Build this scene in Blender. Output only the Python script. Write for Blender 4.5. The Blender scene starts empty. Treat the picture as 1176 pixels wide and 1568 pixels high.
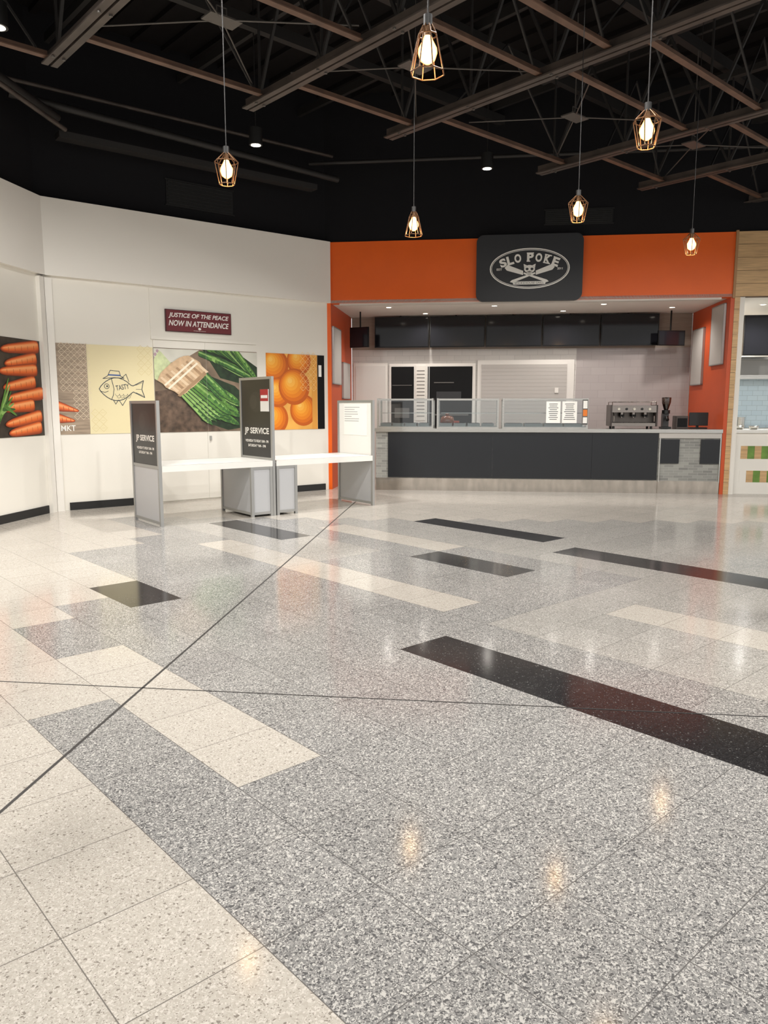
import bpy, math, random
from mathutils import Vector, Matrix
random.seed(7)
sc=bpy.context.scene
R=math.radians
# ---------------------------------------------------------------- materials
MATS={}
def srgb(c):
    return tuple(((x/255)/12.92 if x/255<=0.04045 else ((x/255+0.055)/1.055)**2.4) for x in c)
def mat(name,col,rough=.6,metal=0,spec=.5,var=0,scale=8,emit=None,es=0,bump=0,stretch=None):
    if name in MATS: return MATS[name]
    m=bpy.data.materials.new(name); m.use_nodes=True; nt=m.node_tree; b=nt.nodes['Principled BSDF']
    c=srgb(col); b.inputs['Base Color'].default_value=(*c,1)
    b.inputs['Roughness'].default_value=rough; b.inputs['Metallic'].default_value=metal
    b.inputs['Specular IOR Level'].default_value=spec
    if var or bump:
        tc=nt.nodes.new('ShaderNodeTexCoord'); mp=nt.nodes.new('ShaderNodeMapping')
        if stretch: mp.inputs['Scale'].default_value=stretch
        n=nt.nodes.new('ShaderNodeTexNoise'); n.inputs['Scale'].default_value=scale; n.inputs['Detail'].default_value=2
        nt.links.new(tc.outputs['Object'],mp.inputs[0]); nt.links.new(mp.outputs[0],n.inputs['Vector'])
        if var:
            r=nt.nodes.new('ShaderNodeValToRGB'); r.color_ramp.elements[0].position=.3; r.color_ramp.elements[1].position=.7
            r.color_ramp.elements[0].color=(*[x*(1-var) for x in c],1)
            r.color_ramp.elements[1].color=(*[min(1,x*(1+var)) for x in c],1)
            nt.links.new(n.outputs['Fac'],r.inputs[0]); nt.links.new(r.outputs[0],b.inputs['Base Color'])
        if bump:
            bp=nt.nodes.new('ShaderNodeBump'); bp.inputs['Strength'].default_value=bump; bp.inputs['Distance'].default_value=.01
            nt.links.new(n.outputs['Fac'],bp.inputs['Height']); nt.links.new(bp.outputs[0],b.inputs['Normal'])
    if emit:
        b.inputs['Emission Color'].default_value=(*srgb(emit),1); b.inputs['Emission Strength'].default_value=es
    MATS[name]=m; return m
def glassmat(name,tint=(1,1,1),gloss=.12):
    m=bpy.data.materials.new(name); m.use_nodes=True; nt=m.node_tree; nt.nodes.clear()
    o=nt.nodes.new('ShaderNodeOutputMaterial'); t=nt.nodes.new('ShaderNodeBsdfTransparent'); t.inputs[0].default_value=(*tint,1)
    g=nt.nodes.new('ShaderNodeBsdfGlossy'); g.inputs['Roughness'].default_value=.03
    lw=nt.nodes.new('ShaderNodeLayerWeight'); lw.inputs[0].default_value=.25
    mx=nt.nodes.new('ShaderNodeMixShader'); ad=nt.nodes.new('ShaderNodeMath'); ad.operation='MULTIPLY_ADD'; ad.inputs[1].default_value=.6; ad.inputs[2].default_value=gloss
    nt.links.new(lw.outputs['Fresnel'],ad.inputs[0]); nt.links.new(ad.outputs[0],mx.inputs[0])
    nt.links.new(t.outputs[0],mx.inputs[1]); nt.links.new(g.outputs[0],mx.inputs[2]); nt.links.new(mx.outputs[0],o.inputs[0]); return m
def tilemat(name,c1,c2,grout,w,h,rough=.25):
    m=bpy.data.materials.new(name); m.use_nodes=True; nt=m.node_tree; b=nt.nodes['Principled BSDF']
    tc=nt.nodes.new('ShaderNodeTexCoord'); s=nt.nodes.new('ShaderNodeSeparateXYZ'); cb=nt.nodes.new('ShaderNodeCombineXYZ')
    br=nt.nodes.new('ShaderNodeTexBrick'); L=nt.links.new
    L(tc.outputs['Object'],s.inputs[0]); ad=nt.nodes.new('ShaderNodeMath'); L(s.outputs[0],ad.inputs[0]); L(s.outputs[1],ad.inputs[1])
    L(ad.outputs[0],cb.inputs[0]); L(s.outputs[2],cb.inputs[1]); L(cb.outputs[0],br.inputs['Vector'])
    br.inputs['Scale'].default_value=1; br.inputs['Brick Width'].default_value=w; br.inputs['Row Height'].default_value=h
    br.inputs['Mortar Size'].default_value=.003
    br.inputs['Color1'].default_value=(*srgb(c1),1); br.inputs['Color2'].default_value=(*srgb(c2),1); br.inputs['Mortar'].default_value=(*srgb(grout),1)
    L(br.outputs['Color'],b.inputs['Base Color']); b.inputs['Roughness'].default_value=rough; return m
PA,PB=.4125,.414
A0,B0=1.66,.63
def terrazzo(name,stops,grout,patch=.12):
    m=bpy.data.materials.new(name); m.use_nodes=True; nt=m.node_tree; b=nt.nodes['Principled BSDF']; L=nt.links.new; N=nt.nodes.new
    tc=N('ShaderNodeTexCoord')
    def vor(scale):
        v=N('ShaderNodeTexVoronoi'); v.voronoi_dimensions='2D'; v.inputs['Scale'].default_value=scale; L(tc.outputs['Object'],v.inputs['Vector'])
        sp=N('ShaderNodeSeparateColor'); L(v.outputs['Color'],sp.inputs[0])
        r=N('ShaderNodeValToRGB'); r.color_ramp.interpolation='CONSTANT'; cr=r.color_ramp
        for i,(p,c) in enumerate(stops):
            e=cr.elements[i] if i<2 else cr.elements.new(p)
            e.position=p; e.color=(*srgb(c),1)
        L(sp.outputs[0],r.inputs[0]); return r.outputs[0],sp.outputs[1]
    c1,g1=vor(150); c2,g2=vor(320)
    lt=N('ShaderNodeMath'); lt.operation='LESS_THAN'; lt.inputs[1].default_value=.62; L(g1,lt.inputs[0])
    mm=N('ShaderNodeMix'); mm.data_type='RGBA'; L(lt.outputs[0],mm.inputs[0]); L(c1,mm.inputs[6]); L(c2,mm.inputs[7])
    s=N('ShaderNodeSeparateXYZ'); L(tc.outputs['Object'],s.inputs[0])
    def frac(out,off,pitch):
        a=N('ShaderNodeMath'); a.operation='SUBTRACT'; a.inputs[1].default_value=off; L(out,a.inputs[0])
        d=N('ShaderNodeMath'); d.operation='DIVIDE'; d.inputs[1].default_value=pitch; L(a.outputs[0],d.inputs[0])
        fl=N('ShaderNodeMath'); fl.operation='FLOOR'; L(d.outputs[0],fl.inputs[0])
        rd=N('ShaderNodeMath'); rd.operation='ROUND'; L(d.outputs[0],rd.inputs[0])
        df=N('ShaderNodeMath'); df.operation='SUBTRACT'; L(d.outputs[0],df.inputs[0]); L(rd.outputs[0],df.inputs[1])
        ab=N('ShaderNodeMath'); ab.operation='ABSOLUTE'; L(df.outputs[0],ab.inputs[0])
        lt=N('ShaderNodeMath'); lt.operation='LESS_THAN'; lt.inputs[1].default_value=.0017/pitch; L(ab.outputs[0],lt.inputs[0])
        return fl.outputs[0],lt.outputs[0]
    fx,lx=frac(s.outputs[0],B0,PB); fy,ly=frac(s.outputs[1],A0,PA)
    cb=N('ShaderNodeCombineXYZ'); L(fx,cb.inputs[0]); L(fy,cb.inputs[1])
    wn=N('ShaderNodeTexWhiteNoise'); wn.noise_dimensions='2D'; L(cb.outputs[0],wn.inputs['Vector'])
    mr=N('ShaderNodeMapRange'); mr.inputs[3].default_value=1-patch; mr.inputs[4].default_value=1+patch*.5; L(wn.outputs['Value'],mr.inputs[0])
    mul=N('ShaderNodeMix'); mul.data_type='RGBA'; mul.blend_type='MULTIPLY'; mul.inputs[0].default_value=1
    L(mm.outputs[2],mul.inputs[6])
    cmb=N('ShaderNodeCombineColor'); [L(mr.outputs[0],cmb.inputs[i]) for i in range(3)]; L(cmb.outputs[0],mul.inputs[7])
    mx=N('ShaderNodeMath'); mx.operation='MAXIMUM'; L(lx,mx.inputs[0]); L(ly,mx.inputs[1])
    mg=N('ShaderNodeMix'); mg.data_type='RGBA'; L(mx.outputs[0],mg.inputs[0]); L(mul.outputs[2],mg.inputs[6]); mg.inputs[7].default_value=(*srgb(grout),1)
    L(mg.outputs[2],b.inputs['Base Color'])
    b.inputs['Roughness'].default_value=.12
    b.inputs['Specular IOR Level'].default_value=.45
    return m
# ---------------------------------------------------------------- mesh builder
class MB:
    def __init__(s): s.v=[];s.f=[];s.m=[];s.ml=[];s.sm=[]
    def mi(s,m):
        if m not in s.ml: s.ml.append(m)
        return s.ml.index(m)
    def add(s,vs,fs,m,smooth=False):
        o=len(s.v); s.v+= [tuple(v) for v in vs]; k=s.mi(m)
        for f in fs: s.f.append([i+o for i in f]); s.m.append(k); s.sm.append(smooth)
    def box(s,x0,x1,y0,y1,z0,z1,m):
        vs=[(x,y,z) for z in (z0,z1) for y in (y0,y1) for x in (x0,x1)]
        s.add(vs,[(0,2,3,1),(4,5,7,6),(0,1,5,4),(2,6,7,3),(0,4,6,2),(1,3,7,5)],m)
    def poly(s,pts,m): s.add(pts,[tuple(range(len(pts)))],m)
    def p2(s,pts,y,m): s.poly([(x,y,z) for x,z in pts],m)
    def beam(s,p0,p1,w,h,m):
        p0,p1=Vector(p0),Vector(p1); d=(p1-p0).normalized(); up=Vector((0,0,1)) if abs(d.z)<.95 else Vector((0,1,0))
        r=d.cross(up).normalized(); u=r.cross(d)
        vs=[p+r*a*w/2+u*b*h/2 for p in (p0,p1) for a,b in ((-1,-1),(1,-1),(1,1),(-1,1))]
        s.add(vs,[(0,3,2,1),(4,5,6,7),(0,1,5,4),(1,2,6,5),(2,3,7,6),(3,0,4,7)],m)
    def cyl(s,p0,p1,r0,m,r1=None,n=12,caps=True):
        r1=r0 if r1 is None else r1; p0,p1=Vector(p0),Vector(p1); d=(p1-p0).normalized(); up=Vector((0,0,1)) if abs(d.z)<.95 else Vector((1,0,0))
        r=d.cross(up).normalized(); u=r.cross(d)
        vs=[p+(r*math.cos(2*math.pi*i/n)+u*math.sin(2*math.pi*i/n))*q for p,q in ((p0,r0),(p1,r1)) for i in range(n)]
        s.add(vs,[(i,(i+1)%n,n+(i+1)%n,n+i) for i in range(n)],m,True)
        if caps:
            s.add(vs[:n],[tuple(range(n))],m); s.add(vs[n:],[tuple(range(n))],m)
    def lathe(s,c,prof,m,n=20):
        c=Vector(c); vs=[c+Vector((r*math.cos(2*math.pi*i/n),r*math.sin(2*math.pi*i/n),z)) for r,z in prof for i in range(n)]
        fs=[(k*n+i,k*n+(i+1)%n,(k+1)*n+(i+1)%n,(k+1)*n+i) for k in range(len(prof)-1) for i in range(n)]
        s.add(vs,fs,m,True)
    def tube(s,pts,r,m,n=6):
        for a,b in zip(pts[:-1],pts[1:]): s.cyl(a,b,r,m,n=n,caps=False)
    def text(s,body,c,right,up,w,h,m,shear=0,spacing=1,align='CENTER',offset=0):
        cu=bpy.data.curves.new('tmp','FONT'); cu.body=body; cu.align_x=align; cu.shear=shear; cu.space_character=spacing; cu.offset=offset; cu.space_line=.95
        ob=bpy.data.objects.new('tmp',cu); sc.collection.objects.link(ob)
        bpy.context.view_layer.update(); dg=bpy.context.evaluated_depsgraph_get()
        me=bpy.data.meshes.new_from_object(ob.evaluated_get(dg))
        xs=[v.co.x for v in me.vertices]; ys=[v.co.y for v in me.vertices]
        x0,x1,y0,y1=min(xs),max(xs),min(ys),max(ys)
        c,right,up=Vector(c),Vector(right),Vector(up)
        sx=w/(x1-x0); sy=h/(y1-y0)
        vs=[c+right*((v.co.x-(x0+x1)/2)*sx)+up*((v.co.y-(y0+y1)/2)*sy) for v in me.vertices]
        s.add(vs,[tuple(p.vertices) for p in me.polygons],m)
        bpy.data.objects.remove(ob); bpy.data.curves.remove(cu); bpy.data.meshes.remove(me)
    def obj(s,name,fr=(0,0,0),bevel=0,loc_z=0,parent=None):
        me=bpy.data.meshes.new(name); me.from_pydata(s.v,[],s.f)
        for m in s.ml: me.materials.append(m)
        me.polygons.foreach_set('material_index',s.m); me.polygons.foreach_set('use_smooth',s.sm); me.update()
        o=bpy.data.objects.new(name,me); sc.collection.objects.link(o)
        o.location=(fr[0],fr[1],loc_z); o.rotation_euler=(0,0,R(fr[2]))
        if bevel:
            b=o.modifiers.new('bev','BEVEL'); b.width=bevel; b.segments=2; b.limit_method='ANGLE'
        if parent: o.parent=parent
        return o
def ell(cx,cz,rx,rz,n=28,rot=0,a0=0,a1=360):
    out=[]
    full=(a1-a0)>=360
    for i in range(n if full else n+1):
        t=R(a0+(a1-a0)*i/n); x=rx*math.cos(t); z=rz*math.sin(t); c,q=math.cos(R(rot)),math.sin(R(rot))
        out.append((cx+x*c-z*q,cz+x*q+z*c))
    return out
def clip(pts,x0,x1,z0,z1):
    def cl(p,ax,val,keep):
        out=[]
        for i in range(len(p)):
            a,b=p[i-1],p[i]; ia=(a[ax]>=val)==keep or a[ax]==val; ib=(b[ax]>=val)==keep or b[ax]==val
            if ia!=ib:
                t=(val-a[ax])/(b[ax]-a[ax]); q=[a[0]+(b[0]-a[0])*t,a[1]+(b[1]-a[1])*t]; out.append(tuple(q))
            if ib: out.append(b)
        return out
    for ax,val,keep in ((0,x0,True),(0,x1,False),(1,z0,True),(1,z1,False)):
        if len(pts)<3: return []
        pts=cl(pts,ax,val,keep)
    return pts
def taper(x0,z0,x1,z1,w0,w1,n=8):
    d=Vector((x1-x0,z1-z0)); L=d.length; d.normalize(); r=Vector((-d.y,d.x)); P=[]
    prof=[(-.03,w0*.45),(0,w0*.85),(.08,w0),(.5,(w0+w1)/2),(.8,w1*1.05),(.92,w1*.75),(.98,w1*.4),(1,w1*.1)]
    for t,w in prof: P.append(Vector((x0,z0))+d*L*t+r*w/2)
    for t,w in reversed(prof): P.append(Vector((x0,z0))+d*L*t-r*w/2)
    return [tuple(p) for p in P]
def line2(mb,pts,w,y,m,closed=False):
    if closed: pts=pts+[pts[0]]
    for a,b in zip(pts[:-1],pts[1:]):
        a,b=Vector(a),Vector(b); d=(b-a)
        if d.length<1e-6: continue
        d.normalize(); r=Vector((-d.y,d.x))*w/2; e=d*w*.3
        mb.p2([tuple(a+r-e),tuple(b+r+e),tuple(b-r+e),tuple(a-r-e)],y,m)
def mixc(a,b,t): return tuple(a[i]+(b[i]-a[i])*t for i in range(3))
# frames
FL=(-4.70,10.74,38); FB=(-.98,13.65,-6.9); F0=(-4.89,9.54,81); FS=(-2.78,9.33,38); FT=(0,0,42)
def world(fr,x,y,z=0):
    c,s=math.cos(R(fr[2])),math.sin(R(fr[2])); return (fr[0]+x*c-y*s, fr[1]+x*s+y*c, z)
# colours
white=mat('paint_white',(234,230,222),.6)
cream=mat('panel_cream',(230,226,216),.5)
black=mat('paint_black',(23,23,26),.85,spec=.2)
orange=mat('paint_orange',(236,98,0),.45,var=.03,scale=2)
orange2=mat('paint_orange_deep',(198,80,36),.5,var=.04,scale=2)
signblk=mat('sign_charcoal',(40,42,46),.45)
swhite=mat('sign_white',(240,238,232),.5)
steel=mat('brushed_steel',(196,194,188),.2,metal=1,var=.1,scale=6,stretch=(1,1,30))
kick=mat('kick_steel',(186,178,168),.14,metal=1,var=.15,scale=3,stretch=(3,1,1))
alu=mat('aluminium_frame',(170,170,168),.38,metal=.6)
dark=mat('dark_void',(12,12,13),.5,spec=.2)
wood=mat('light_oak',(200,164,118),.5,var=.16,scale=3,stretch=(1,1,14))
skirt=mat('skirting_black',(28,28,28),.5)
seam=mat('seam',(196,192,184))
# ---------------------------------------------------------------- FLOOR
T_light=terrazzo('terrazzo_light',[(0,(136,129,120)),(.06,(186,180,170)),(.45,(178,171,161)),(.8,(202,196,187))],(118,113,107),.05)
T_mid=terrazzo('terrazzo_grey',[(0,(92,91,91)),(.2,(132,131,129)),(.5,(149,147,144)),(.76,(190,187,182))],(100,98,96),.07)
T_lgrey=terrazzo('terrazzo_pale_grey',[(0,(120,117,113)),(.13,(152,149,144)),(.5,(165,162,156)),(.77,(194,190,183))],(112,109,106),.06)
T_dark=terrazzo('terrazzo_charcoal',[(0,(38,37,38)),(.5,(48,47,48)),(.9,(60,59,60)),(.97,(100,100,98))],(30,30,30),.1)
def tint(i,j):
    if j==6 and i<=3: return 3
    if j==14 and i<=6: return 3
    if j==11 and 6<=i<=8: return 3
    if j==15 and 8<=i<=12: return 3
    if j==10 and 13<=i<=16: return 3
    if j==4 and i in(9,10): return 3
    if j==8 and 5<=i<=13: return 0
    if j==12 and 9<=i<=13: return 0
    if j==10 and -3<=i<=2: return 0
    if j==2 and 2<=i<=6: return 0
    if j<=0: return 0
    if j==1: return 0 if i>=5 else 1
    if j==2: return 0 if i>=9 else 1
    if j==3: return 0 if i>=10 else 1
    if j==4: return 0 if i>=11 else 1
    if j in(5,6): return 0 if i>=15 else 1
    if j==7: return 0 if i>=16 else 1
    if i+j>=28: return 0
    if j>=7 and i<=3: return 2
    if j>=13: return 2
    if j in(9,10) and i>=10: return 2
    return 1
fl=MB(); TM=[T_light,T_mid,T_lgrey,T_dark]
for i in range(-24,46):
    for j in range(-32,46):
        x0,x1=B0+j*PB,B0+(j+1)*PB; y0,y1=A0+i*PA,A0+(i+1)*PA
        fl.poly([(x0,y0,0),(x1,y0,0),(x1,y1,0),(x0,y1,0)],TM[tint(i,j)])
fl.obj('floor',FT)
jm=mat('joint_rubber',(56,54,53),.5)
def strip(name,p,q,w,over=0):
    m=MB(); p,q=Vector((*p,0)),Vector((*q,0)); d=(q-p).normalized(); p=p-d*over; r=Vector((-d.y,d.x,0))*w/2; u=Vector((0,0,.0012))
    m.poly([p-r+u,q-r+u,q+r+u,p+r+u],jm); m.obj(name)
strip('trim_1',(-1.43,2.63),(-.44,11.9),.014,4)
strip('trim_2',(-2.11,3.99),(1.87,3.51),.009,0)
strip('trim_3',(-4.9,4.25),(-2.11,3.99),.009,0)
strip('trim_4',(1.87,3.51),(7,2.9),.009,0)
# ---------------------------------------------------------------- WALLS
ZT=6.7
m=MB(); m.box(0,4.72,0,.15,0,3.3,cream); m.box(-.08,4.73,-.07,.15,3.27,4.3,white); m.box(-.3,4.9,.05,.2,4.3,ZT,black)
m.obj('wall_left',FL)
m=MB(); m.box(-9,1.2,0,.15,0,3.3,cream); m.box(-9,1.22,-.07,.15,3.27,4.3,white); m.box(-9,1.4,.05,.2,4.3,ZT,black); m.obj('wall_side',F0)
m=MB(); m.box(.2,1.42,-.02,-.001,0,.11,skirt); m.box(3.3,4.62,-.02,-.001,0,.11,skirt); m.obj('baseboard_left',FL)
m=MB(); m.box(-9,1.04,-.02,-.001,0,.11,skirt); m.obj('baseboard_side',F0)
m=MB(); m.box(.02,.115,-.05,-.001,0,3.24,white); m.obj('trim_corner_post',FL)
m=MB(); m.box(1.07,1.17,-.06,-.001,0,3.24,white); m.obj('trim_corner_post',F0)
# double service door in left wall
m=MB(); m.box(1.5,3.28,-.022,-.001,2.49,2.54,cream)
m.box(1.53,2.3685,-.014,-.001,.02,2.48,cream); m.box(2.3715,3.25,-.014,-.001,.02,2.48,cream)
m.box(2.40,2.43,-.04,-.015,.95,1.02,alu); m.box(1.5,3.28,-.01,-.001,2.54,3.24,cream)
m.obj('door_1',FL)
# back wall fascia
m=MB(); m.box(0,6.76,0,.18,3.27,4.3,orange); m.box(-.3,14,.02,.2,4.3,ZT,black)
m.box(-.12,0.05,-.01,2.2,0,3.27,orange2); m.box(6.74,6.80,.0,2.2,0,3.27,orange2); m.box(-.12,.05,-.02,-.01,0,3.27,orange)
m.obj('wall_back',FB)
groove=mat('groove_dark',(90,66,44))
m=MB()
for k in range(5):
    z0=3.27+k*.206; m.box(6.79,14,-.02,.15,z0+.006,z0+.206,wood)
m.box(6.8,14,-.01,.14,3.27,4.3,groove)
m.box(6.76,6.80,-.03,.15,3.25,4.32,mat('fascia_edge',(170,130,90)))
m.obj('wall_wood_fascia',FB)
# kitchen recess
tileW=tilemat('tile_white',(212,208,203),(206,202,197),(186,182,178),.3,.1)
greyW=tilemat('tile_greyrose',(170,162,160),(166,158,156),(154,147,146),.3,.15)
band=mat('panel_taupe',(150,138,126),.5,var=.1,scale=3,stretch=(1,1,10))
m=MB(); m.box(.06,4.56,2.2,2.35,0,2.62,tileW); m.box(4.56,6.73,2.2,2.35,0,2.62,greyW); m.box(.06,6.73,2.2,2.35,2.62,3.27,band); m.obj('wall_kitchen',FB)
soff=mat('soffit_white',(226,222,215),.5)
m=MB(); m.box(0,6.8,.0,2.35,3.272,3.32,soff); m.box(.2,6.6,.02,.12,3.235,3.27,mat('track_grey',(200,196,188),.4)); m.obj('ceiling_kitchen',FB)
# kitchen door
m=MB(); dw=mat('door_white',(224,220,213),.45); m.box(.1,.8,2.17,2.199,0,2.36,dw); m.box(.14,.76,2.155,2.17,.02,2.3,mat('door_leaf',(212,208,202),.4)); m.cyl((.7,2.15,1.05),(.7,2.1,1.05),.02,steel)
m.obj('door_2',FB)
# serving hatch
dim=mat('dim_steel',(90,88,84),.4)
m=MB(); m.box(.84,2.58,2.14,2.2,.95,2.34,dw); m.box(.88,1.34,2.13,2.14,1.0,2.28,dark); m.box(1.62,2.52,2.13,2.14,1.0,2.28,dark)
m.box(1.64,1.66,2.11,2.13,1.0,2.28,alu); m.box(1.38,1.58,2.125,2.14,1.2,2.3,mat('notice_paper',(225,222,214)))
for k in range(14): m.box(1.40,1.56,2.12,2.125,1.28+k*.07,1.295+k*.07,mat('print_grey',(120,118,115)))
m.box(.95,1.25,2.12,2.13,1.25,1.45,dim); m.box(1.7,2.45,2.12,2.13,1.3,1.33,dim); m.box(1.8,2.3,2.12,2.13,1.62,1.78,mat('dim2',(40,40,42),.4))
m.box(1.75,2.15,2.12,2.13,1.95,1.97,dim); m.box(.9,1.3,2.12,2.13,1.9,1.915,dim)
m.obj('window_1',FB)
m=MB(); m.box(2.62,4.52,2.15,2.2,.95,2.4,mat('shutter_frame',(218,214,208),.4)); 
for k in range(18): m.box(2.7,4.38,2.13,2.15,1.0+k*.073,1.071+k*.073,mat('shutter',(178,173,168),.45))
m.box(2.7,4.38,2.14,2.15,1.0,2.31,mat('shutter_gap',(160,155,150),.5))
m.box(4.15,4.22,2.11,2.13,1.75,1.85,dw); m.obj('window_2',FB)
# side wall pale panels
pp=mat('panel_pale',(186,181,176),.4)
def sidepanel(name,x0,x1,ya,yb,z0,z1):
    m=MB(); m.box(x0,x1,ya,yb,z0,z1,pp); e=.02
    m.box(x0-.002,x1+.002,ya-e,ya,z0-e,z1+e,alu); m.box(x0-.002,x1+.002,yb,yb+e,z0-e,z1+e,alu); m.box(x0-.002,x1+.002,ya-e,yb+e,z1,z1+e,alu); m.box(x0-.002,x1+.002,ya-e,yb+e,z0-e,z0,alu)
    return m.obj(name,FB)
sidepanel('wall_menu_panel',.055,.085,.08,.8,1.9,2.87); sidepanel('wall_menu_panel',.055,.085,1.05,1.8,1.65,2.3)
sidepanel('wall_menu_panel',6.70,6.735,.2,.85,2.21,3.18); sidepanel('wall_menu_panel',6.70,6.735,1.33,2.0,1.9,2.9)
# menu screens
scr=mat('screen_black',(22,22,26),.1,spec=.35); bez=mat('bezel_black',(12,12,13),.35,spec=.3)
for k in range(5):
    x=.56+k*1.105; m=MB(); m.box(x,x+1.085,1.98,2.05,2.65,3.25,bez); m.box(x+.02,x+1.065,1.972,1.98,2.67,3.23,scr)
    m.box(x+.4,x+.7,2.05,2.199,2.85,3.05,bez); m.cyl((x+.52,2.0,3.24),(x+.52,2.0,3.271),.012,bez)
    m.obj('menu_display_screen',FB)
def monitor(x0,x1,y,z0,z1,rot):
    m=MB(); w=(x1-x0)/2; m.box(-w,w,0,.04,z0,z1,bez); m.box(-w+.015,w-.015,-.006,0,z0+.015,z1-.015,scr); m.cyl((0,.06,(z0+z1)/2),(0,.06,3.271),.015,bez); m.box(-.05,.05,.03,.08,(z0+z1)/2-.05,(z0+z1)/2+.05,bez)
    c=world(FB,(x0+x1)/2,y); m.obj('order_monitor',(c[0],c[1],FB[2]+rot))
monitor(.16,.56,1.2,2.6,2.98,-20); monitor(5.98,6.5,1.7,2.62,2.9,12)
# recessed soffit downlights
lampW=mat('lamp_white',(255,245,225),emit=(255,244,225),es=12)
def lightobj(kind,name,loc,energy,color=(1,.9,.78),parent=None,**k):
    l=bpy.data.lights.new(name,kind); l.energy=energy; l.color=color
    for a,b in k.items(): setattr(l,a,b)
    o=bpy.data.objects.new(name,l); sc.collection.objects.link(o)
    if parent: o.parent=parent
    o.location=loc; return o
def recessed(x,y,E,col=(1,.94,.88)):
    c=world(FB,x,y); m=MB(); m.lathe((0,0,0),[(0,-.008),(.05,-.008),(.05,-.012),(.065,-.012),(.07,0)],soff); m.lathe((0,0,0),[(0,-.0095),(.045,-.0095)],lampW)
    o=m.obj('recessed_downlight',(c[0],c[1],0),loc_z=3.27)
    lightobj('SPOT','downlight_or_fill_lamp',(0,0,-.03),E,col,parent=o,spot_size=R(150),spot_blend=.7,shadow_soft_size=.06)
for x,y in ((1.0,.6),(2.9,.6),(4.8,.6),(1.6,1.6),(4.2,1.5),(6.1,1.2)): recessed(x,y,66)
for x,y in ((7.6,1.0),(7.5,2.2)): recessed(x,y,190,(1,.99,.97))
# ---------------------------------------------------------------- COUNTER
ctb=mat('counter_charcoal',(28,30,34),.22); brickG=tilemat('brick_tile_grey',(158,158,152),(128,128,124),(168,166,160),.16,.045,.35)
m=MB()
m.box(.84,6.73,.02,.75,.22,1.04,brickG)
m.box(.82,6.735,-.04,.80,1.04,1.10,steel)
for x0,x1 in ((1.06,2.9),(2.903,4.6),(4.603,5.70)): m.box(x0,x1,-.005,.02,.235,1.03,ctb)
m.box(5.71,6.73,-.012,.02,.95,1.04,mat('panel_light',(190,186,180),.4)); m.box(5.72,5.74,-.01,.02,.2,1.04,steel); m.box(6.71,6.73,-.01,.02,.2,1.04,steel)
m.box(5.74,6.05,-.012,.02,.52,.93,ctb); m.box(6.40,6.71,-.012,.02,.52,.93,ctb)
for x0,x1 in ((.84,2.9),(2.91,5.70),(5.72,6.73)): m.box(x0,x1,.0,.02,.0,.22,kick)
m.box(.84,6.73,.02,.75,0,.22,kick)
m.obj('service_counter',FB)
# sneeze guard display case
gl=glassmat('clear_glass',(.93,.96,.97),.05)
m=MB(); trim_=mat('tray_rim',(130,132,130),.3,metal=.8)
for x0,x1 in ((.86,1.86),(1.92,3.0),(3.06,4.52)):
    for x in (x0,x1-.03):
        m.box(x,x+.03,.02,.05,1.1,1.62,steel); m.box(x,x+.03,.5,.53,1.1,1.62,steel); m.box(x,x+.03,.02,.53,1.6,1.625,steel)
    m.box(x0,x1,.015,.045,1.59,1.62,steel); m.box(x0,x1,.5,.53,1.59,1.62,steel); m.box(x0,x1,.01,.05,1.1,1.13,steel)
    m.box(x0+.03,x1-.03,.03,.034,1.13,1.59,gl); m.box(x0+.03,x1-.03,.05,.5,1.612,1.617,gl)
    m.box(x0+.05,x1-.05,.4,.48,1.36,1.37,steel)
    m.box(x0+.03,x1-.03,.06,.5,1.101,1.14,mat('tray_steel',(150,150,146),.3,metal=.8))
    n=4
    for k in range(n):
        a=x0+.05+k*(x1-x0-.1)/n; b=a+(x1-x0-.1)/n-.03
        m.box(a,b,.1,.45,1.14,1.19,trim_); m.box(a+.02,b-.02,.12,.43,1.185,1.192,dark)
m.obj('glass_food_display_case',FB)
paper=mat('paper_white',(236,234,228),.7); ink=mat('ink_black',(60,60,60),.7)
def notice(x0,x1,y,z0,z1,n,name='paper_notice'):
    m=MB(); m.box(x0,x1,y-.002,y,z0,z1,paper); h=(z1-z0)
    for k in range(n):
        z=z1-h*(.12+.8*k/n); w=(x1-x0)*random.uniform(.25,.4); c=(x0+x1)/2; m.box(c-w,c+w,y-.0035,y-.002,z-h*.014,z+h*.014,ink)
    m.obj(name,FB)
notice(3.81,4.05,.024,1.2,1.57,9); notice(4.08,4.33,.024,1.2,1.57,9)
m=MB(); m.box(4.42,4.51,.0,.012,1.17,1.6,mat('card_grey',(90,88,86),.4)); m.box(4.43,4.50,-.002,0,1.45,1.58,paper); m.box(4.43,4.50,-.002,0,1.32,1.43,mat('card_orange',(220,120,40))); m.box(4.43,4.50,-.002,0,1.2,1.3,paper); m.obj('payment_sign',FB)
m=MB(); c=mat('glazed_brown',(112,62,38),.25,var=.3,scale=12); m.lathe((2.08,.66,1.1),[(0,0),(.07,0),(.12,.05),(.13,.12),(.11,.19),(.07,.21),(0,.22)],c); m.lathe((2.08,.66,1.32),[(0,0),(.03,0),(.035,.03),(0,.045)],c); m.box(2.2,2.3,.6,.74,1.1,1.22,mat('jar_red',(170,70,50),.3)); m.obj('crockery_pot',FB)
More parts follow.
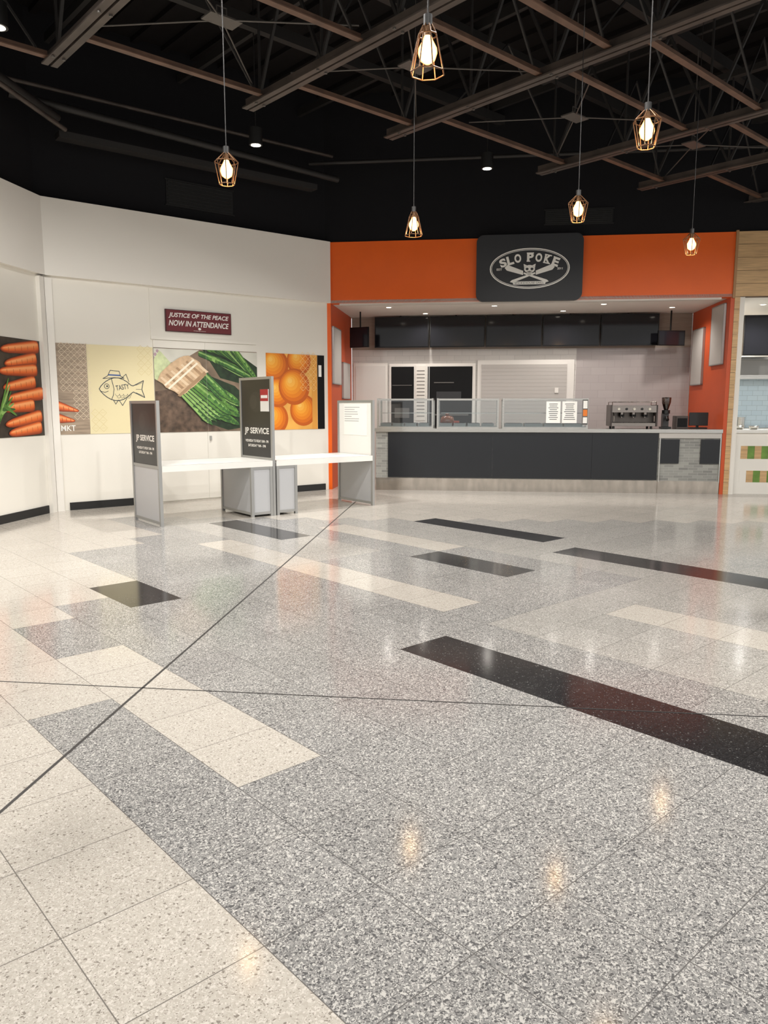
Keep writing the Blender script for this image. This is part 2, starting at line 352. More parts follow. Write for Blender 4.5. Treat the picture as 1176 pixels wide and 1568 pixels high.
# coffee machine
m=MB(); ch=mat('chrome_warm',(150,142,136),.22,metal=1); kb=mat('knob_black',(22,22,22),.4); gauge=mat('gauge',(220,215,200),.3)
X0=4.95
m.box(X0,X0+.78,.32,.72,1.14,1.20,ch); m.box(X0+.02,X0+.76,.5,.72,1.2,1.40,mat('machine_back',(96,90,86),.3,metal=.8)); m.box(X0,X0+.78,.3,.74,1.38,1.5,ch)
for x in (X0-.01,X0+.76): m.box(x,x+.03,.30,.74,1.14,1.51,mat('machine_side',(60,50,46),.35))
for x in (X0+.06,X0+.7):
    for y in (.38,.68): m.cyl((x,y,1.10),(x,y,1.14),.022,kb)
for k in range(16): m.box(X0+.03+k*.046,X0+.04+k*.046,.33,.5,1.2,1.206,kb)
for gx in (.2,.4,.6):
    m.cyl((X0+gx,.42,1.40),(X0+gx,.42,1.34),.04,ch); m.cyl((X0+gx,.42,1.345),(X0+gx,.42,1.31),.045,kb); m.cyl((X0+gx,.38,1.325),(X0+gx,.24,1.31),.014,kb); m.cyl((X0+gx,.42,1.31),(X0+gx,.42,1.285),.012,ch)
for k in range(5): m.cyl((X0+.13+k*.13,.3,1.44),(X0+.13+k*.13,.285,1.44),.022,kb if k%2 else gauge)
for x in (X0+.05,X0+.73): m.tube([(x,.36,1.38),(x-.0,.30,1.32),(x,.29,1.22)],.008,ch)
m.tube([(X0+.02,.32,1.56),(X0+.76,.32,1.56),(X0+.76,.72,1.56),(X0+.02,.72,1.56),(X0+.02,.32,1.56)],.008,ch)
for x,y in ((X0+.02,.32),(X0+.76,.32),(X0+.76,.72),(X0+.02,.72)): m.cyl((x,y,1.5),(x,y,1.56),.007,ch)
m.obj('espresso_machine',FB,bevel=.004)
m=MB(); m.box(5.84,6.0,.4,.62,1.10,1.13,kb); m.box(5.87,5.97,.48,.62,1.13,1.36,mat('grinder_grey',(48,46,46),.35)); m.cyl((5.92,.5,1.36),(5.92,.5,1.42),.07,kb); m.lathe((5.92,.5,1.42),[(.035,0),(.075,.13),(.08,.22),(0,.225)],glassmat('hopper_smoke',(.35,.3,.27),.1)); m.lathe((5.92,.5,1.421),[(0,0),(.034,0),(.065,.1),(0,.11)],mat('coffee_beans',(58,34,22),.5,bump=1,scale=80)); m.cyl((5.92,.42,1.3),(5.92,.36,1.25),.03,kb); m.obj('coffee_grinder',FB,bevel=.003)
m=MB(); m.box(6.08,6.28,.4,.68,1.1,1.32,mat('box_brown',(70,60,55),.4)); m.box(6.1,6.26,.39,.4,1.13,1.28,dark); m.obj('receipt_printer',FB,bevel=.006)
m=MB(); m.box(6.34,6.62,.45,.7,1.1,1.12,kb); m.box(6.46,6.5,.55,.6,1.12,1.2,kb); m.box(6.32,6.64,.5,.53,1.15,1.38,kb); m.obj('till_terminal',FB,bevel=.006)
# ---------------------------------------------------------------- NEIGHBOUR SHOP
m=MB()
for k in range(16): m.box(6.80,6.885,-.01,.6,k*.205,k*.205+.2,wood)
m.box(6.805,6.88,0,.59,0,3.27,groove)
m.box(6.885,6.97,.02,.6,0,3.27,white); m.obj('wall_pillar',FB)
blueT=tilemat('tile_bluewhite',(196,214,224),(188,208,220),(156,174,184),.2,.1,.2)
m=MB(); m.box(6.96,12,3.0,3.15,0,2.1,blueT); m.box(6.96,12,3.0,3.15,2.1,3.3,mat('wall_warm',(220,214,204))); m.box(7.0,7.62,2.9,3.0,2.5,3.1,wood); m.box(6.82,6.97,.6,3.0,0,3.27,white); m.obj('wall_neighbour',FB)
m=MB(); m.box(6.9,12,.15,3.15,3.272,3.32,soff); m.obj('ceiling_neighbour',FB)
m=MB(); m.box(7.5,8.6,1.6,1.66,2.42,3.15,bez); m.box(7.52,8.58,1.592,1.6,2.44,3.13,scr); m.cyl((8,1.63,3.1),(8,1.63,3.271),.02,bez); m.obj('menu_display_screen',FB)
m=MB(); m.box(7.0,9,2.6,2.95,2.02,2.1,steel); m.box(7.0,9,2.55,2.95,2.4,2.45,steel); m.box(7,9,2.93,2.95,2.1,2.4,mat('hood_dark',(150,148,144),.3,metal=.6)); m.obj('range_hood',FB)
m=MB(); m.box(7.0,9,2.4,2.95,1.0,1.06,steel); m.box(7.0,9,2.45,2.95,0,1.0,mat('bench_white',(215,213,208),.4))
for x in (7.15,7.5,7.9): m.cyl((x,2.7,1.06),(x,2.7,1.25),.08,steel,n=16); m.cyl((x,2.7,1.25),(x,2.7,1.27),.085,steel,n=16)
m.obj('kitchen_bench',FB)
green=mat('tile_green',(104,140,60),.35,var=.2); 
m=MB(); m.box(6.98,12,.12,.8,0,.2,white); m.box(6.98,12,.12,.8,.4,.6,white); m.box(6.98,12,.12,.8,.82,1.04,white); m.box(6.98,12,.08,.84,1.04,1.09,mat('stone_white',(230,228,222),.2))
for z0,z1 in ((.2,.4),(.6,.82)):
    m.box(6.98,12,.13,.8,z0,z1,wood)
    x=6.98
    while x<11.9:
        m.box(x,x+.11,.12,.13,z0,z1,random.choice([green,wood,green,wood,white])); x+=.112
m.obj('striped_counter',FB)
m=MB(); 
for x in (7.14,7.38): m.lathe((x,.42,1.09),[(0,0),(.05,0),(.09,.06),(.085,.06),(.045,.01),(0,.01)],steel)
m.obj('mixing_bowls',FB)
# ---------------------------------------------------------------- SHOP SIGN
def rrect(x0,x1,z0,z1,r,n=6):
    P=[]
    for cx,cz,a in ((x1-r,z1-r,0),(x0+r,z1-r,90),(x0+r,z0+r,180),(x1-r,z0+r,270)):
        for k in range(n+1): P.append((cx+r*math.cos(R(a+90*k/n)),cz+r*math.sin(R(a+90*k/n))))
    return P
m=MB(); P=rrect(2.57,4.33,3.25,4.33,.12); n=len(P)
m.add([(x,-.10,z) for x,z in P]+[(x,-.002,z) for x,z in P],[tuple(range(n)),tuple(range(n,2*n))]+[(i,(i+1)%n,n+(i+1)%n,n+i) for i in range(n)],signblk)
cx,cz=3.455,3.775
def ring(rx,rz,w,y,mt):
    a=ell(cx,cz,rx,rz,48); b=ell(cx,cz,rx-w,rz-w,48)
    for i in range(48): j=(i+1)%48; m.p2([a[i],a[j],b[j],b[i]],y,mt)
ring(.66,.33,.018,-.103,swhite); ring(.633,.303,.008,-.103,swhite)
word='SLO POKE'; pos=[-.98,-.72,-.44,None,.02,.33,.65,.95]
for k,chh in enumerate(word):
    if chh==' ': continue
    t=pos[k]; x=cx+t*.45; z=cz+.182-.09*t*t; ang=-t*.36
    rt=Vector((math.cos(ang),0,math.sin(ang))); up=Vector((-math.sin(ang),0,math.cos(ang)))
    m.text(chh,(x,-.104,z),rt,up,.11,.14,swhite,offset=.045)
    for q in (-.5,.5):
        c_=Vector((x,-.1042,z))+up*q*.130
        if chh in 'PKE' or (chh=='L' and q<0): m.poly([c_-rt*.06-up*.009,c_+rt*(.0 if chh=='P' and q<0 else .057)-up*.009,c_+rt*(.0 if chh=='P' and q<0 else .057)+up*.009,c_-rt*.06+up*.009],swhite)
for sgn in (-1,1):
    def T(u,v):
        a=R(19)*sgn; x,z=u*sgn,v
        c,s_=math.cos(a),math.sin(a); return (cx+x*c-z*s_, cz-.105+x*s_+z*c)
    m.p2([T(.1,-.035),T(.38,-.05),T(.43,-.02),T(.40,.04),T(.12,.03)],-.1035,swhite)
    m.p2([T(.1,-.016),T(-.3,-.028),T(-.34,0),T(-.3,.018),T(.1,.01)],-.1035,swhite)
zc=cz-.01
m.p2(ell(cx,zc,.09,.065,24),-.105,swhite); m.p2([(cx-.045,zc-.03),(cx+.045,zc-.03),(cx+.035,zc-.105),(cx-.035,zc-.105)],-.105,swhite)
m.p2([(cx-.088,zc+.01),(cx-.10,zc+.085),(cx-.035,zc+.055)],-.105,swhite); m.p2([(cx+.088,zc+.01),(cx+.10,zc+.085),(cx+.035,zc+.055)],-.105,swhite)
for s_ in (-1,1): m.p2(ell(cx+s_*.04,zc,.025,.02,12),-.1065,signblk); m.p2([(cx+s_*.005,zc-.025),(cx+s_*.016,zc-.05),(cx+s_*.002,zc-.05)],-.1065,signblk)
for k in range(5): m.box(cx-.029+k*.013,cx-.026+k*.013,-.107,-.1065,zc-.10,zc-.07,signblk)
m.text('EST',(cx-.5,-.104,cz-.01),(1,0,0),(0,0,1),.09,.035,swhite,offset=.02); m.text('2011',(cx+.5,-.104,cz-.01),(1,0,0),(0,0,1),.09,.035,swhite,offset=.02)
m.p2(rrect(cx-.27,cx+.27,cz-.26,cz-.21,.02),-.1045,swhite); m.text('SMOKEHOUSE GRILL',(cx,-.106,cz-.235),(1,0,0),(0,0,1),.48,.03,signblk)
m.obj('restaurant_sign',FB)
# ---------------------------------------------------------------- JP SIGN
m=MB(); red=mat('sign_maroon',(104,24,32),.4); m.box(1.74,2.81,-.05,-.012,2.63,2.94,red); rim=mat('sign_rim',(60,12,18),.4)
m.box(1.73,2.82,-.045,-.014,2.62,2.95,rim)
X,U=(1,0,0),(0,0,1)
m.text('JUSTICE OF THE PEACE',(2.275,-.052,2.86),X,U,1.0,.085,swhite,shear=.25,offset=.02); m.text('NOW IN ATTENDANCE',(2.275,-.052,2.75),X,U,1.0,.085,swhite,shear=.25,offset=.02)
m.p2(ell(2.275,2.68,.025,.018),-.052,swhite); m.text('shopping centre',(2.275,-.052,2.648),X,U,.2,.014,swhite)
m.obj('wall_notice_sign',FL)
# ---------------------------------------------------------------- MURALS
Z0,Z1=1.09,2.37
mw=mat('mural_wood',(156,138,118),.45,var=.3,scale=3,stretch=(1,1,9)); mdk=mat('mural_dark_soil',(56,48,40),.45,var=.6,scale=6)
cs,cm,ch_=(140,52,20),(226,104,42),(250,166,104)
CARS=[mat('mural_carrot_%d'%k,mixc(cs,cm,k/3) if k<4 else mixc(cm,ch_,(k-3)/3),.45) for k in range(7)]
cremeM=mat('mural_cream',(226,214,172),.45); fishm=mat('mural_ink',(44,56,66),.5); lat=mat('mural_lattice',(220,205,180),.5)
gr=[mat('mural_green_a',(84,128,54),.45,var=.25,scale=14),mat('mural_green_b',(134,172,94),.45,var=.2,scale=14),mat('mural_green_c',(54,96,44),.45,var=.35,scale=14)]
grd=mat('mural_green_dark',(28,48,26),.45,var=.4,scale=12); kraft=mat('mural_kraft',(196,166,132),.45,var=.15,scale=14); kraftd=mat('mural_kraft_shadow',(160,130,98),.45,var=.1); kraftl=mat('mural_kraft_light',(216,192,160),.45)
stem=mat('mural_stem',(196,206,160),.45,var=.15,scale=14); stemp=mat('mural_stem_purple',(176,150,160),.45)
blur=mat('mural_blur',(120,102,84),.45,var=.4,scale=4); pale=mat('mural_pale',(208,206,194),.45,var=.1,scale=3)
orb=mat('mural_amber',(232,170,80),.45,var=.2,scale=3)
oc=[(196,92,10),(218,112,14),(234,134,22),(242,150,34),(248,166,48),(252,182,70),(254,198,96)]
ORA=[mat('mural_orange_%d'%k,c,.45) for k,c in enumerate(oc)]
def carrot(m,ax0,az0,ax1,az1,w0,w1,lay,box_):
    for k,c in enumerate(CARS):
        t=k/6; lay-=.00003; s_=1-.82*t
        q=clip(taper(ax0+(ax1-ax0)*.03*t,az0+w0*.16*t,ax1-(ax1-ax0)*.08*t,az1+w1*.16*t,w0*s_,w1*s_),*box_)
        if len(q)>2: m.p2(q,lay,c)
    for k in range(5):
        f=.12+.17*k; px=ax0+(ax1-ax0)*f; pz=az0+(az1-az0)*f; lay-=.00002
        q=clip([(px,pz+w0*.1),(px+.006,pz+w0*.1),(px+.01,pz-w0*.2),(px+.004,pz-w0*.2)],*box_)
        if len(q)>2: m.p2(q,lay,CARS[0])
    return lay
m=MB(); m.box(-2.2,1.06,-.006,-.001,Z0,Z1,mdk)
lay=-.0065
zz=[2.26,2.1,1.95,1.79,1.64,1.48,1.33,1.18]
BX=(-2.2,1.06,Z0,Z1)
for rep in (-1.6,-.65,0.32):
    for k,z in enumerate(zz):
        x0=rep-.05+.07*math.sin(k*2.1); x1=x0+.68+.06*math.cos(k*3)
        lay=carrot(m,x1,z+.03,x0-.05,z-.05+.03*math.sin(k*4),.18,.11,lay,BX)
    for k in range(7):
        lay-=.00003; q=clip(taper(rep-.28+.03*k,1.2+.05*k,rep+.02+.02*k,1.85-.08*k,.05,.03),*BX)
        if len(q)>2: m.p2(q,lay,gr[k%3])
m.obj('carrot_mural',F0)
m=MB(); m.box(.118,.54,-.008,-.001,Z0,Z1,mw)
lay=-.0085; BX=(.118,.54,Z0,Z1)
def lattice(m,x0,x1,z0,z1,y,c,p=.085):
    a=x0
    while a<x1-.01:
        z=z0
        while z<z1-.01:
            line2(m,[(a,z+p/2),(a+p/2,z+p),(a+p,z+p/2),(a+p/2,z)],.005,y,c,True); line2(m,[(a+p*.25,z+p/2),(a+p*.75,z+p/2)],.004,y,c); z+=p
        a+=p
lattice(m,.16,.53,1.7,2.33,-.0087,lat)
lattice(m,.33,.53,1.3,1.68,-.0087,lat)
for k in range(2): lay=carrot(m,.0,1.52-.18*k,.40-.06*k,1.42-.14*k,.17,.06,lay-.0003,BX)
m.text('MKT',(.24,-.0099,1.18),X,U,.2,.08,swhite,offset=.01); m.obj('market_mural',FL)
# fish panel
m=MB(); m.box(.545,1.52,-.008,-.001,Z0,Z1,cremeM); y=-.0095; cx,cz=1.0,1.74; w=.011
body=[(cx-.3,cz)]+[(cx-.3+.52*t, cz+.165*math.sin(math.pi*min(1,t*1.02))**.75) for t in [.05,.12,.2,.3,.42,.55,.68,.8,.9]]+[(cx+.2,cz+.05)]
body+= [(cx+.36,cz+.13),(cx+.33,cz+.0),(cx+.37,cz-.12),(cx+.2,cz-.04)]+[(cx-.3+.52*t, cz-.17*math.sin(math.pi*min(1,t*1.02))**.75) for t in [.9,.8,.68,.55,.42,.3,.2,.12,.05]]
line2(m,body,w,y,fishm,True)
line2(m,[(cx-.12,cz+.16),(cx-.1,cz+.07),(cx-.085,cz),(cx-.1,cz-.09),(cx-.13,cz-.155)],w*.8,y,fishm)
line2(m,ell(cx-.19,cz+.04,.035,.035,16),w*.7,y,fishm,True); m.p2(ell(cx-.185,cz+.04,.014,.014,10),y,fishm)
line2(m,[(cx-.29,cz-.03),(cx-.22,cz-.05),(cx-.17,cz-.03)],w*.7,y,fishm)
hat=[(cx-.24,cz+.15),(cx-.17,cz+.19),(cx-.13,cz+.27),(cx+.0,cz+.26),(cx+.02,cz+.19),(cx+.07,cz+.16),(cx-.08,cz+.165)]
line2(m,hat,w*.8,y,fishm,True); line2(m,[(cx-.155,cz+.205),(cx+.01,cz+.2)],w*1.8,y,mat('mural_blue',(60,90,150)))
line2(m,[(cx+.02,cz+.15),(cx+.1,cz+.22),(cx+.14,cz+.11)],w*.8,y,fishm); line2(m,[(cx-.02,cz-.16),(cx+.03,cz-.24),(cx+.1,cz-.13)],w*.8,y,fishm)
line2(m,[(cx-.1,cz-.165),(cx-.07,cz-.22),(cx-.03,cz-.16)],w*.8,y,fishm)
for a in ((cx+.24,cz+.06,cx+.34,cz+.1),(cx+.24,cz,cx+.32,cz),(cx+.24,cz-.05,cx+.34,cz-.09)): line2(m,[a[:2],a[2:]],w*.5,y,fishm)
for k in range(4): line2(m,ell(cx-.04+.06*k,cz-.07,.03,.03,8,0,180,360),w*.4,y,fishm); line2(m,ell(cx-.02+.05*k,cz-.105,.025,.025,8,0,180,360),w*.4,y,fishm)
m.text('TASTY',(cx+.04,y,cz+.03),Vector((.98,0,.17)),Vector((-.17,0,.98)),.2,.075,fishm,offset=.01)
lat2=mat('lat2',(214,198,146)); lattice(m,1.28,1.5,1.95,2.33,-.0092,lat2,.11); lattice(m,.57,.72,1.12,1.4,-.0092,lat2,.11)
m.obj('fish_mural',FL)
# asparagus panel
def ax(u): return 1.53+(u-236)*(1.75/152)
def az(v): return 2.36-(v-536)*.0101
m=MB(); x0,x1=1.53,3.28; m.box(x0,x1,-.022,-.0145,Z0,Z1,blur)
lay=[-.0225]
def P(pts,c,clipit=True):
    lay[0]-=.00006; q=clip(pts,x0,x1,Z0,Z1)
    if len(q)>2: m.p2(q,lay[0],c)
def PX(pts,c): P([(ax(u),az(v)) for u,v in pts],c)
PX([(350,536),(392,536),(392,600),(372,585)],pale)
PX([(236,600),(262,596),(300,632),(330,662),(236,662)],mat('mural_brown_soil',(92,74,60),.45,var=.5,scale=10))
PX([(236,536),(300,536),(282,548),(250,560),(236,566)],pale)
PX([(282,580),(312,574),(352,590),(374,612),(374,655),(340,660),(300,645)],grd)
PX([(304,534),(352,534),(392,562),(384,592),(330,578)],grd)
random.seed(3)
def spear(u0,v0,u1,v1,w,c=None):
    c=c or random.choice(gr)
    P(taper(ax(u0),az(v0),ax(u1),az(v1),w*1.2,w*1.15),grd); P(taper(ax(u0),az(v0)+.004,ax(u1),az(v1)+.004,w,w),c)
    P(taper(ax(u0),az(v0)+w*.2,ax(u0+(u1-u0)*.9),az(v0+(v1-v0)*.9)+w*.2,w*.3,w*.25),gr[1])
    for t in (.42,.58,.7,.8,.88,.94):
        px,pz=ax(u0+(u1-u0)*t),az(v0+(v1-v0)*t); d=Vector((ax(u1)-ax(u0),az(v1)-az(v0))).normalized(); r=Vector((-d.y,d.x))
        a=Vector((px,pz)); k=w*.42
        P([tuple(a+r*k*.7),tuple(a+d*k*1.7),tuple(a-r*k*.7),tuple(a-d*k*.3)],gr[2] if c is not gr[2] else gr[0])
for k in range(7): P(taper(ax(262-2*k),az(566+3.5*k),ax(240-3*k),az(538+5*k),.07,.06),stem); P(ell(ax(241-3*k),az(540+5*k),.022,.026,10),stemp)
for k in range(9): spear(300+5*k,541+2*k,338+8*k,556+4*k+random.uniform(-4,4),.085)
for k in range(8): spear(312+6*k,534,352+5*k,545+5*k,.07)
for k in range(11): spear(276+2.8*k,600-2.8*k,345+random.uniform(-6,20)-k*.5,652-4.3*k,.11,random.choice(gr[:2]+[gr[0],gr[2]]))
for k in range(6): spear(272+3*k,600-3*k,314+6*k,648-3*k+random.uniform(-3,3),.11,random.choice(gr[:2]))
PX([(239,584),(243,574),(246,570),(258,558),(270,549),(277,546),(284,545),(296,552),(300,555),(303,561),(308,571),(305,577),(301,581),(290,592),(284,596),(279,602),(270,606),(262,600),(250,594),(246,588)],kraft)
for q in range(7):
    u0=243+7.2*q; v0=580-5*q
    PX([(u0,v0),(u0+2.5,v0-2),(u0+26,v0+19),(u0+22,v0+21)],kraftd if q%2 else kraftl)
PX([(266,606),(270,608),(309,573),(306,568)],kraftd)
for d in (0,5): PX([(248+d,590+d),(250+d,592+d),(292+d,552+d),(290+d,550+d)],mat('mural_twine',(232,222,200)))
m.box(2.3695,2.3710,lay[0]-.001,lay[0],Z0,Z1,seam)
m.obj('asparagus_mural',FL)
# oranges
m=MB(); x0,x1=3.46,4.47; m.box(x0,x1,-.008,-.001,Z0,Z1,orb); lay=[-.0085]
for (cx_,cz_,r) in ((3.62,2.18,.27),(4.1,2.26,.24),(3.6,1.28,.27),(4.18,1.42,.27),(3.68,1.72,.25),(4.0,1.82,.31)):
    for k,c in enumerate(ORA):
        t=k/6; P(ell(cx_-.28*r*t,cz_+.32*r*t,r*(1-.86*t),r*(1-.86*t),32),c)
P([(4.36,Z0),(4.47,Z0),(4.47,Z1),(4.36,Z1)],mat('mural_amber2',(222,156,66)))
lattice(m,4.12,4.46,1.75,2.35,lay[0]-.0005,mat('lat3',(246,214,150)),.11)
m.box(4.48,4.62,-.008,-.001,Z0,Z1,dark); m.box(4.5,4.56,-.009,-.008,2.0,2.2,swhite); m.obj('orange_fruit_mural',FL)
# ---------------------------------------------------------------- BOOTH DESKS
pblk=mat('poster_black',(28,27,27),.3); pan=mat('panel_greywhite',(186,187,189),.35); top=mat('desk_white',(238,236,230),.3)
def vpanel(m,x,y0,y1,H,zm,upper,lower):
    for y in (y0,y1-.04): m.box(x-.02,x+.02,y,y+.04,0,H,alu)
    for z in (.0+.02,zm-.03,H-.035): m.box(x-.015,x+.015,y0+.04,y1-.04,z,z+.035,alu)
    m.box(x-.006,x+.006,y0+.04,y1-.04,.055,zm-.03,lower); m.box(x-.008,x+.008,y0+.04,y1-.04,zm+.005,H-.035,upper)
def jp(m,x,yc,z,s=1):
    r=(0,-1,0)
    m.text('JP SERVICE',(x,yc,z),r,U,.64*s,.10*s,swhite,offset=.03); m.text('WEDNESDAY TO FRIDAY 10AM - 1PM',(x,yc,z-.12*s),r,U,.6*s,.034*s,swhite,offset=.03); m.text('SATURDAY 9AM - 1PM',(x,yc,z-.18*s),r,U,.46*s,.034*s,swhite,offset=.03)
D=.92
def cabinet(m,x0,x1):
    for x in (x0+.02,x1-.02):
        for y in (0,D-.04): m.box(x-.02,x+.02,y,y+.04,0,.68,alu)
        for z in (.03,.645): m.box(x-.015,x+.015,.04,D-.04,z,z+.035,alu)
        m.box(x-.006,x+.006,.04,D-.04,.06,.65,pan)
    for y in (.005,D-.035):
        for z in (.03,.645): m.box(x0+.04,x1-.04,y,y+.03,z,z+.035,alu)
        m.box(x0+.04,x1-.04,y+.01,y+.02,.06,.65,pan)
def desktop(m,x0,x1,D):
    m.box(x0,x1,-.0,D,.735,.758,top); m.box(x0,x1,-.004,.02,.68,.758,top); m.box(x0,x1,D-.02,D+.004,.68,.758,top)
m=MB(); vpanel(m,.02,0,D,1.56,.75,pblk,pan); cabinet(m,1.27,1.6); desktop(m,.042,1.6,D)
m.box(1.602,1.64,-.004,.04,0,1.89,alu); m.box(1.602,1.64,D-.04,D,0,1.89,alu); m.box(1.605,1.635,.04,D-.04,1.855,1.89,alu); m.box(1.605,1.635,.04,D-.04,.76,.79,alu); m.box(1.612,1.628,.04,D-.04,.79,1.855,pblk)
jp(m,.011,.45,1.08,.98); jp(m,1.611,.45,1.14,1.1)
g2=mat('poster_grey2',(40,38,37),.3); g3=mat('poster_grey3',(50,47,45),.3)
for (xx,zz_) in ((.0112,1.3),(1.6112,1.55)):
    m.poly([(xx,.45+a,zz_+b) for a,b in ell(0,0,.2,.14,16)],g2); m.poly([(xx-.0003,.52+a,zz_+b) for a,b in ell(0,0,.1,.1,12)],g3)
m.box(1.598,1.611,.08,.3,1.42,1.72,paper); m.box(1.597,1.598,.08,.3,1.56,1.72,mat('leaflet_red',(170,30,40),.4)); m.box(1.5965,1.597,.1,.28,1.6,1.64,paper)
m.obj('display_booth_desk',FS)
m=MB(); cabinet(m,1.66,1.99); desktop(m,1.66,3.308,D); vpanel(m,3.33,0,D,1.58,.75,mat('panel_white',(228,226,220),.4),pan)
m.box(3.3175,3.3215,.15,.75,1.05,1.52,paper)
for k in range(7): 
    w=random.uniform(.15,.5); m.box(3.3165,3.3175,.73-w,.73,1.47-k*.035,1.478-k*.035,mat('print_light',(150,150,150)))
m.obj('display_booth_desk',FS)
# ---------------------------------------------------------------- CEILING + TRUSSES
deck=mat('ceiling_deck_black',(27,25,25),.9,spec=.1)
m=MB(); m.box(-12,22,-12,26,ZT,ZT+.1,deck)
x=-12
while x<22: m.box(x,x+.09,-12,26,ZT-.07,ZT,deck); x+=.45
m.obj('ceiling',FT)
tr=mat('truss_steel',(72,64,59),.5,metal=.1,var=.3,scale=4); tr2=mat('truss_rust',(98,74,60),.55,var=.3,scale=5); trd=mat('truss_dark',(33,31,30),.6); rod=mat('rod_grey',(92,88,84),.45,metal=.3)
CH=[(.85,8.5),(2.85,8.0),(4.87,7.67),(6.65,7.31),(9.22,6.95),(11.0,6.4),(13.0,6.0)]
for b,ae in CH:
    m=MB(); lo=-4 if b<9 else -3
    for s in (-1,1):
        a_,b_=(b+.012,b+.075) if s>0 else (b-.075,b-.012)
        m.box(a_,b_,lo,ae,4.75,4.765,tr)
        m.box(b+s*.02-.006,b+s*.02+.006,lo,ae,4.765,4.86,tr)
    m.box(b-.05,b+.05,lo,ae,5.95,6.03,trd)
    a=ae-.25
    while a>lo+.6:
        m.beam((b,a,4.84),(b,a-.55,5.96),.03,.03,trd); m.beam((b,a-.55,5.96),(b,a-1.1,4.84),.03,.03,trd); 
        m.beam((b,a,4.83),(b,a,5.96),.022,.022,trd)
        m.cyl((b-.05,a,4.749),(b-.05,a,4.735),.015,rod); m.cyl((b+.05,a,4.749),(b+.05,a,4.735),.015,rod); a-=1.1
    m.obj('roof_truss',FT)
bm=[(7.3,2.9,4.8),(5.65,2.9,4.8),(4.0,2.9,4.8),(6.85,4.92,6.6),(5.0,4.92,6.6),(4.22,4.92,6.6),(6.5,6.7,9.17),(4.76,6.7,9.17),(3.9,6.7,9.17),(6.0,9.27,10.95),(4.3,9.27,10.95),(3.2,9.27,10.95),(5.4,11.05,12.95),(2.4,6.7,9.17),(7.9,.9,2.8),(6.2,.9,2.8),(2.6,4.92,6.6)]
for a,b0,b1 in bm:
    m=MB(); m.box(b0,b1,a-.035,a+.035,4.78,4.79,tr2); m.box(b0,b1,a-.006,a+.006,4.79,4.84,tr2)
    m.beam((b0+.1,a,4.84),((b0+b1)/2,a,5.95),.02,.02,trd); m.beam((b1-.1,a,4.84),((b0+b1)/2,a,5.95),.02,.02,trd)
    m.obj('truss_brace',FT)
m=MB()
for a in (8.6,7.0,5.2,3.4,1.6): m.box(-2,16,a-.05,a+.05,6.1,6.24,trd)
for b in (2.0,3.9,5.8,7.9,10.1): m.box(b-.03,b+.03,-4,11,6.25,6.36,trd)
m.obj('roof_purlins',FT)
for a,b in [(6.46,3.85),(5.98,5.81),(5.67,8.2),(5.17,10.2)]:
    m=MB()
    m.box(b-.16,b+.16,a-.09,a+.09,4.93,4.945,rod); m.cyl((b,a,4.94),(b,a,6.1),.008,rod,n=6)
    for db,da in ((-.95,.85),(.85,.85),(-.95,-.85),(.9,-.85)): m.cyl((b,a,4.94),(b+db,a+da,4.88),.008,rod,n=6)
    m.tube([(b-.05,a,4.95),(b-.05,a,5.05),(b+.05,a,5.05),(b+.05,a,4.95)],.006,rod)
    m.obj('tension_rods',FT)
m=MB(); m.cyl((-.4,-.55,5.35),(4.6,-.5,5.2),.05,trd); m.cyl((-.4,-.35,5.6),(4.6,-.35,5.6),.025,tr); m.box(.2,4.2,-.5,-.3,4.98,5.06,trd); m.obj('service_pipes',FL)
m=MB(); m.cyl((-5,-.4,5.5),(1.0,-.5,5.2),.05,trd); m.cyl((-5,-.55,5.35),(1.0,-.6,5.05),.03,tr); m.obj('service_pipes',F0)
m=MB(); m.cyl((-.2,-.5,5.45),(9,-.5,5.45),.03,trd); m.obj('service_pipes',FB)
vm=mat('vent_black',(7,7,7),.6)
def vent(fr,x0,x1,z0,z1,y):
    m=MB(); m.box(x0,x1,y-.012,y,z0,z1,vm); n=7
    for k in range(n): z=z0+.02+(z1-z0-.04)*k/(n-1); m.box(x0+.02,x1-.02,y-.03,y-.012,z-.006,z+.006,mat('vent_slat',(26,26,26),.5))
    m.box(x0-.02,x1+.02,y-.02,y,z1,z1+.02,vm); m.box(x0-.02,x1+.02,y-.02,y,z0-.02,z0,vm); m.obj('air_vent',fr)
vent(FL,1.85,2.95,4.5,4.85,.05); vent(FB,3.7,4.8,4.5,4.72,.02)
# ---------------------------------------------------------------- PENDANTS
wire=mat('cord_black',(24,22,21),.5); cage=mat('cage_bronze',(96,66,40),.4,metal=.5); sock=mat('socket_brass',(90,64,40),.35,metal=.6)
bulb=bpy.data.materials.new('bulb_amber'); bulb.use_nodes=True; nt=bulb.node_tree; nt.nodes.clear()
o=nt.nodes.new('ShaderNodeOutputMaterial'); e=nt.nodes.new('ShaderNodeEmission'); lw=nt.nodes.new('ShaderNodeLayerWeight'); lw.inputs[0].default_value=.45
rp=nt.nodes.new('ShaderNodeValToRGB'); rp.color_ramp.elements[0].color=(1,.72,.36,1); rp.color_ramp.elements[1].color=(1,.36,.10,1); rp.color_ramp.elements[0].position=.1; rp.color_ramp.elements[1].position=.8
nt.links.new(lw.outputs['Facing'],rp.inputs[0]); nt.links.new(rp.outputs[0],e.inputs[0]); e.inputs[1].default_value=4
nt.links.new(e.outputs[0],o.inputs[0])
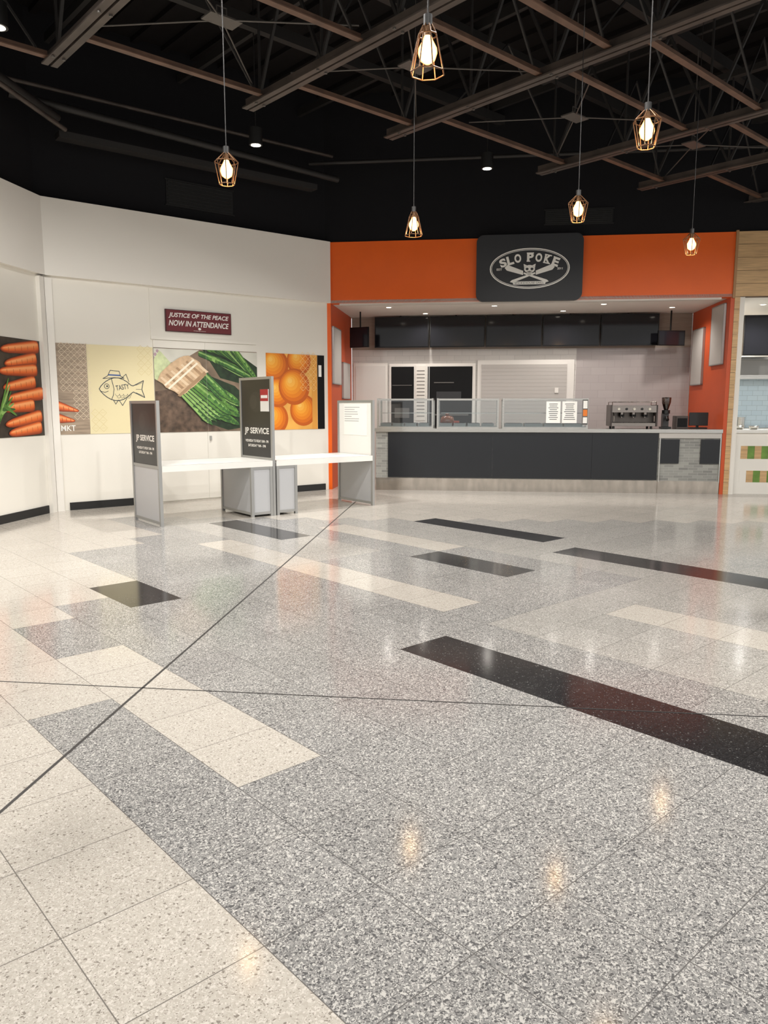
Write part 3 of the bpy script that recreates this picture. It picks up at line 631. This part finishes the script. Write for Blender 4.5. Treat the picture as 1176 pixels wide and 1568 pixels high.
def pendant(x,y,z,kind,rot):
    m=MB()
    if kind==0: prof=[(.022,.105),(.045,.06),(.084,-.11)]
    else: prof=[(.022,.105),(.084,.045),(.054,-.11)]
    m.cyl((0,0,ZT-z),(0,0,.15),.004,wire,n=6); m.cyl((0,0,.15),(0,0,.10),.022,wire); m.cyl((0,0,.10),(0,0,.055),.019,sock)
    n=8
    for k in range(n):
        t=2*math.pi*k/n; m.tube([(r*math.cos(t),r*math.sin(t),h) for r,h in prof],.0034,cage)
    for r,h in prof[1:]:
        m.tube([(r*math.cos(2*math.pi*k/n),r*math.sin(2*math.pi*k/n),h) for k in range(n+1)],.0034,cage)
    m.lathe((0,0,0),[(.017,.058),(.024,.04),(.045,.0),(.047,-.02),(.036,-.052),(.014,-.068),(0,-.07)],bulb)
    o=m.obj('pendant_lamp',(x,y,rot),loc_z=z)
    lightobj('POINT','lamp_bulb',(0,0,-.088),5,(1,.62,.3),parent=o,shadow_soft_size=.03)
for x,y,k in ((.21,3.92,0),(1.63,4.98,1),(-1.14,5.78,1),(.28,7.45,0),(1.69,6.90,1),(3.26,8.35,1)): pendant(x,y,3.2,k,random.uniform(0,60))
# ---------------------------------------------------------------- DOWNLIGHTS AND ADDED FILL SPOTS
fit=mat('fitting_black',(16,16,16),.5)
def downlight_or_fill(x,y,z,E,size=120,blend=.6):
    m=MB(); m.cyl((0,0,0),(0,0,.2),.085,fit,n=24); m.cyl((0,0,.2),(0,0,ZT-z),.008,wire,n=6)
    m.lathe((0,0,-.002),[(0,0),(.06,0),(.085,0)],fit); m.lathe((0,0,-.004),[(0,0),(.062,0)],lampW)
    o=m.obj('ceiling_downlight_or_fill',(x,y,0),loc_z=z)
    lightobj('SPOT','downlight_or_fill_lamp',(0,0,-.03),E,(1,.97,.93),parent=o,spot_size=R(size),spot_blend=blend,shadow_soft_size=.1)
downlight_or_fill(-1.64,10.25,4.8,640,98,.5); downlight_or_fill(1.45,11.22,4.8,640,98,.5); downlight_or_fill(-3.4,7.2,4.8,420,88,.5)
for x,y,E in ((-2.4,-2,350),(2.4,-2,350),(-3,1.6,330),(.6,1.6,310),(4.4,1.6,350),(-2.8,5.0,760),(1.0,4.8,680),(5.2,5.0,720),(9,5,700)): downlight_or_fill(x,y,5.2,E,168,.3)  # added fill spots above and behind the view, brightening floor and walls
# ---------------------------------------------------------------- WORLD, CAMERA
w=bpy.data.worlds.new('World'); sc.world=w; w.use_nodes=True; w.node_tree.nodes['Background'].inputs[0].default_value=(1,.98,.95,1); w.node_tree.nodes['Background'].inputs[1].default_value=.88
cd=bpy.data.cameras.new('camera'); cam=bpy.data.objects.new('camera',cd); sc.collection.objects.link(cam); sc.camera=cam
cam.location=(0,0,1.5); cam.rotation_euler=(R(82),0,0); cd.sensor_fit='VERTICAL'; cd.sensor_height=24; cd.lens=1160/1568*24
sc.view_settings.view_transform='Standard'
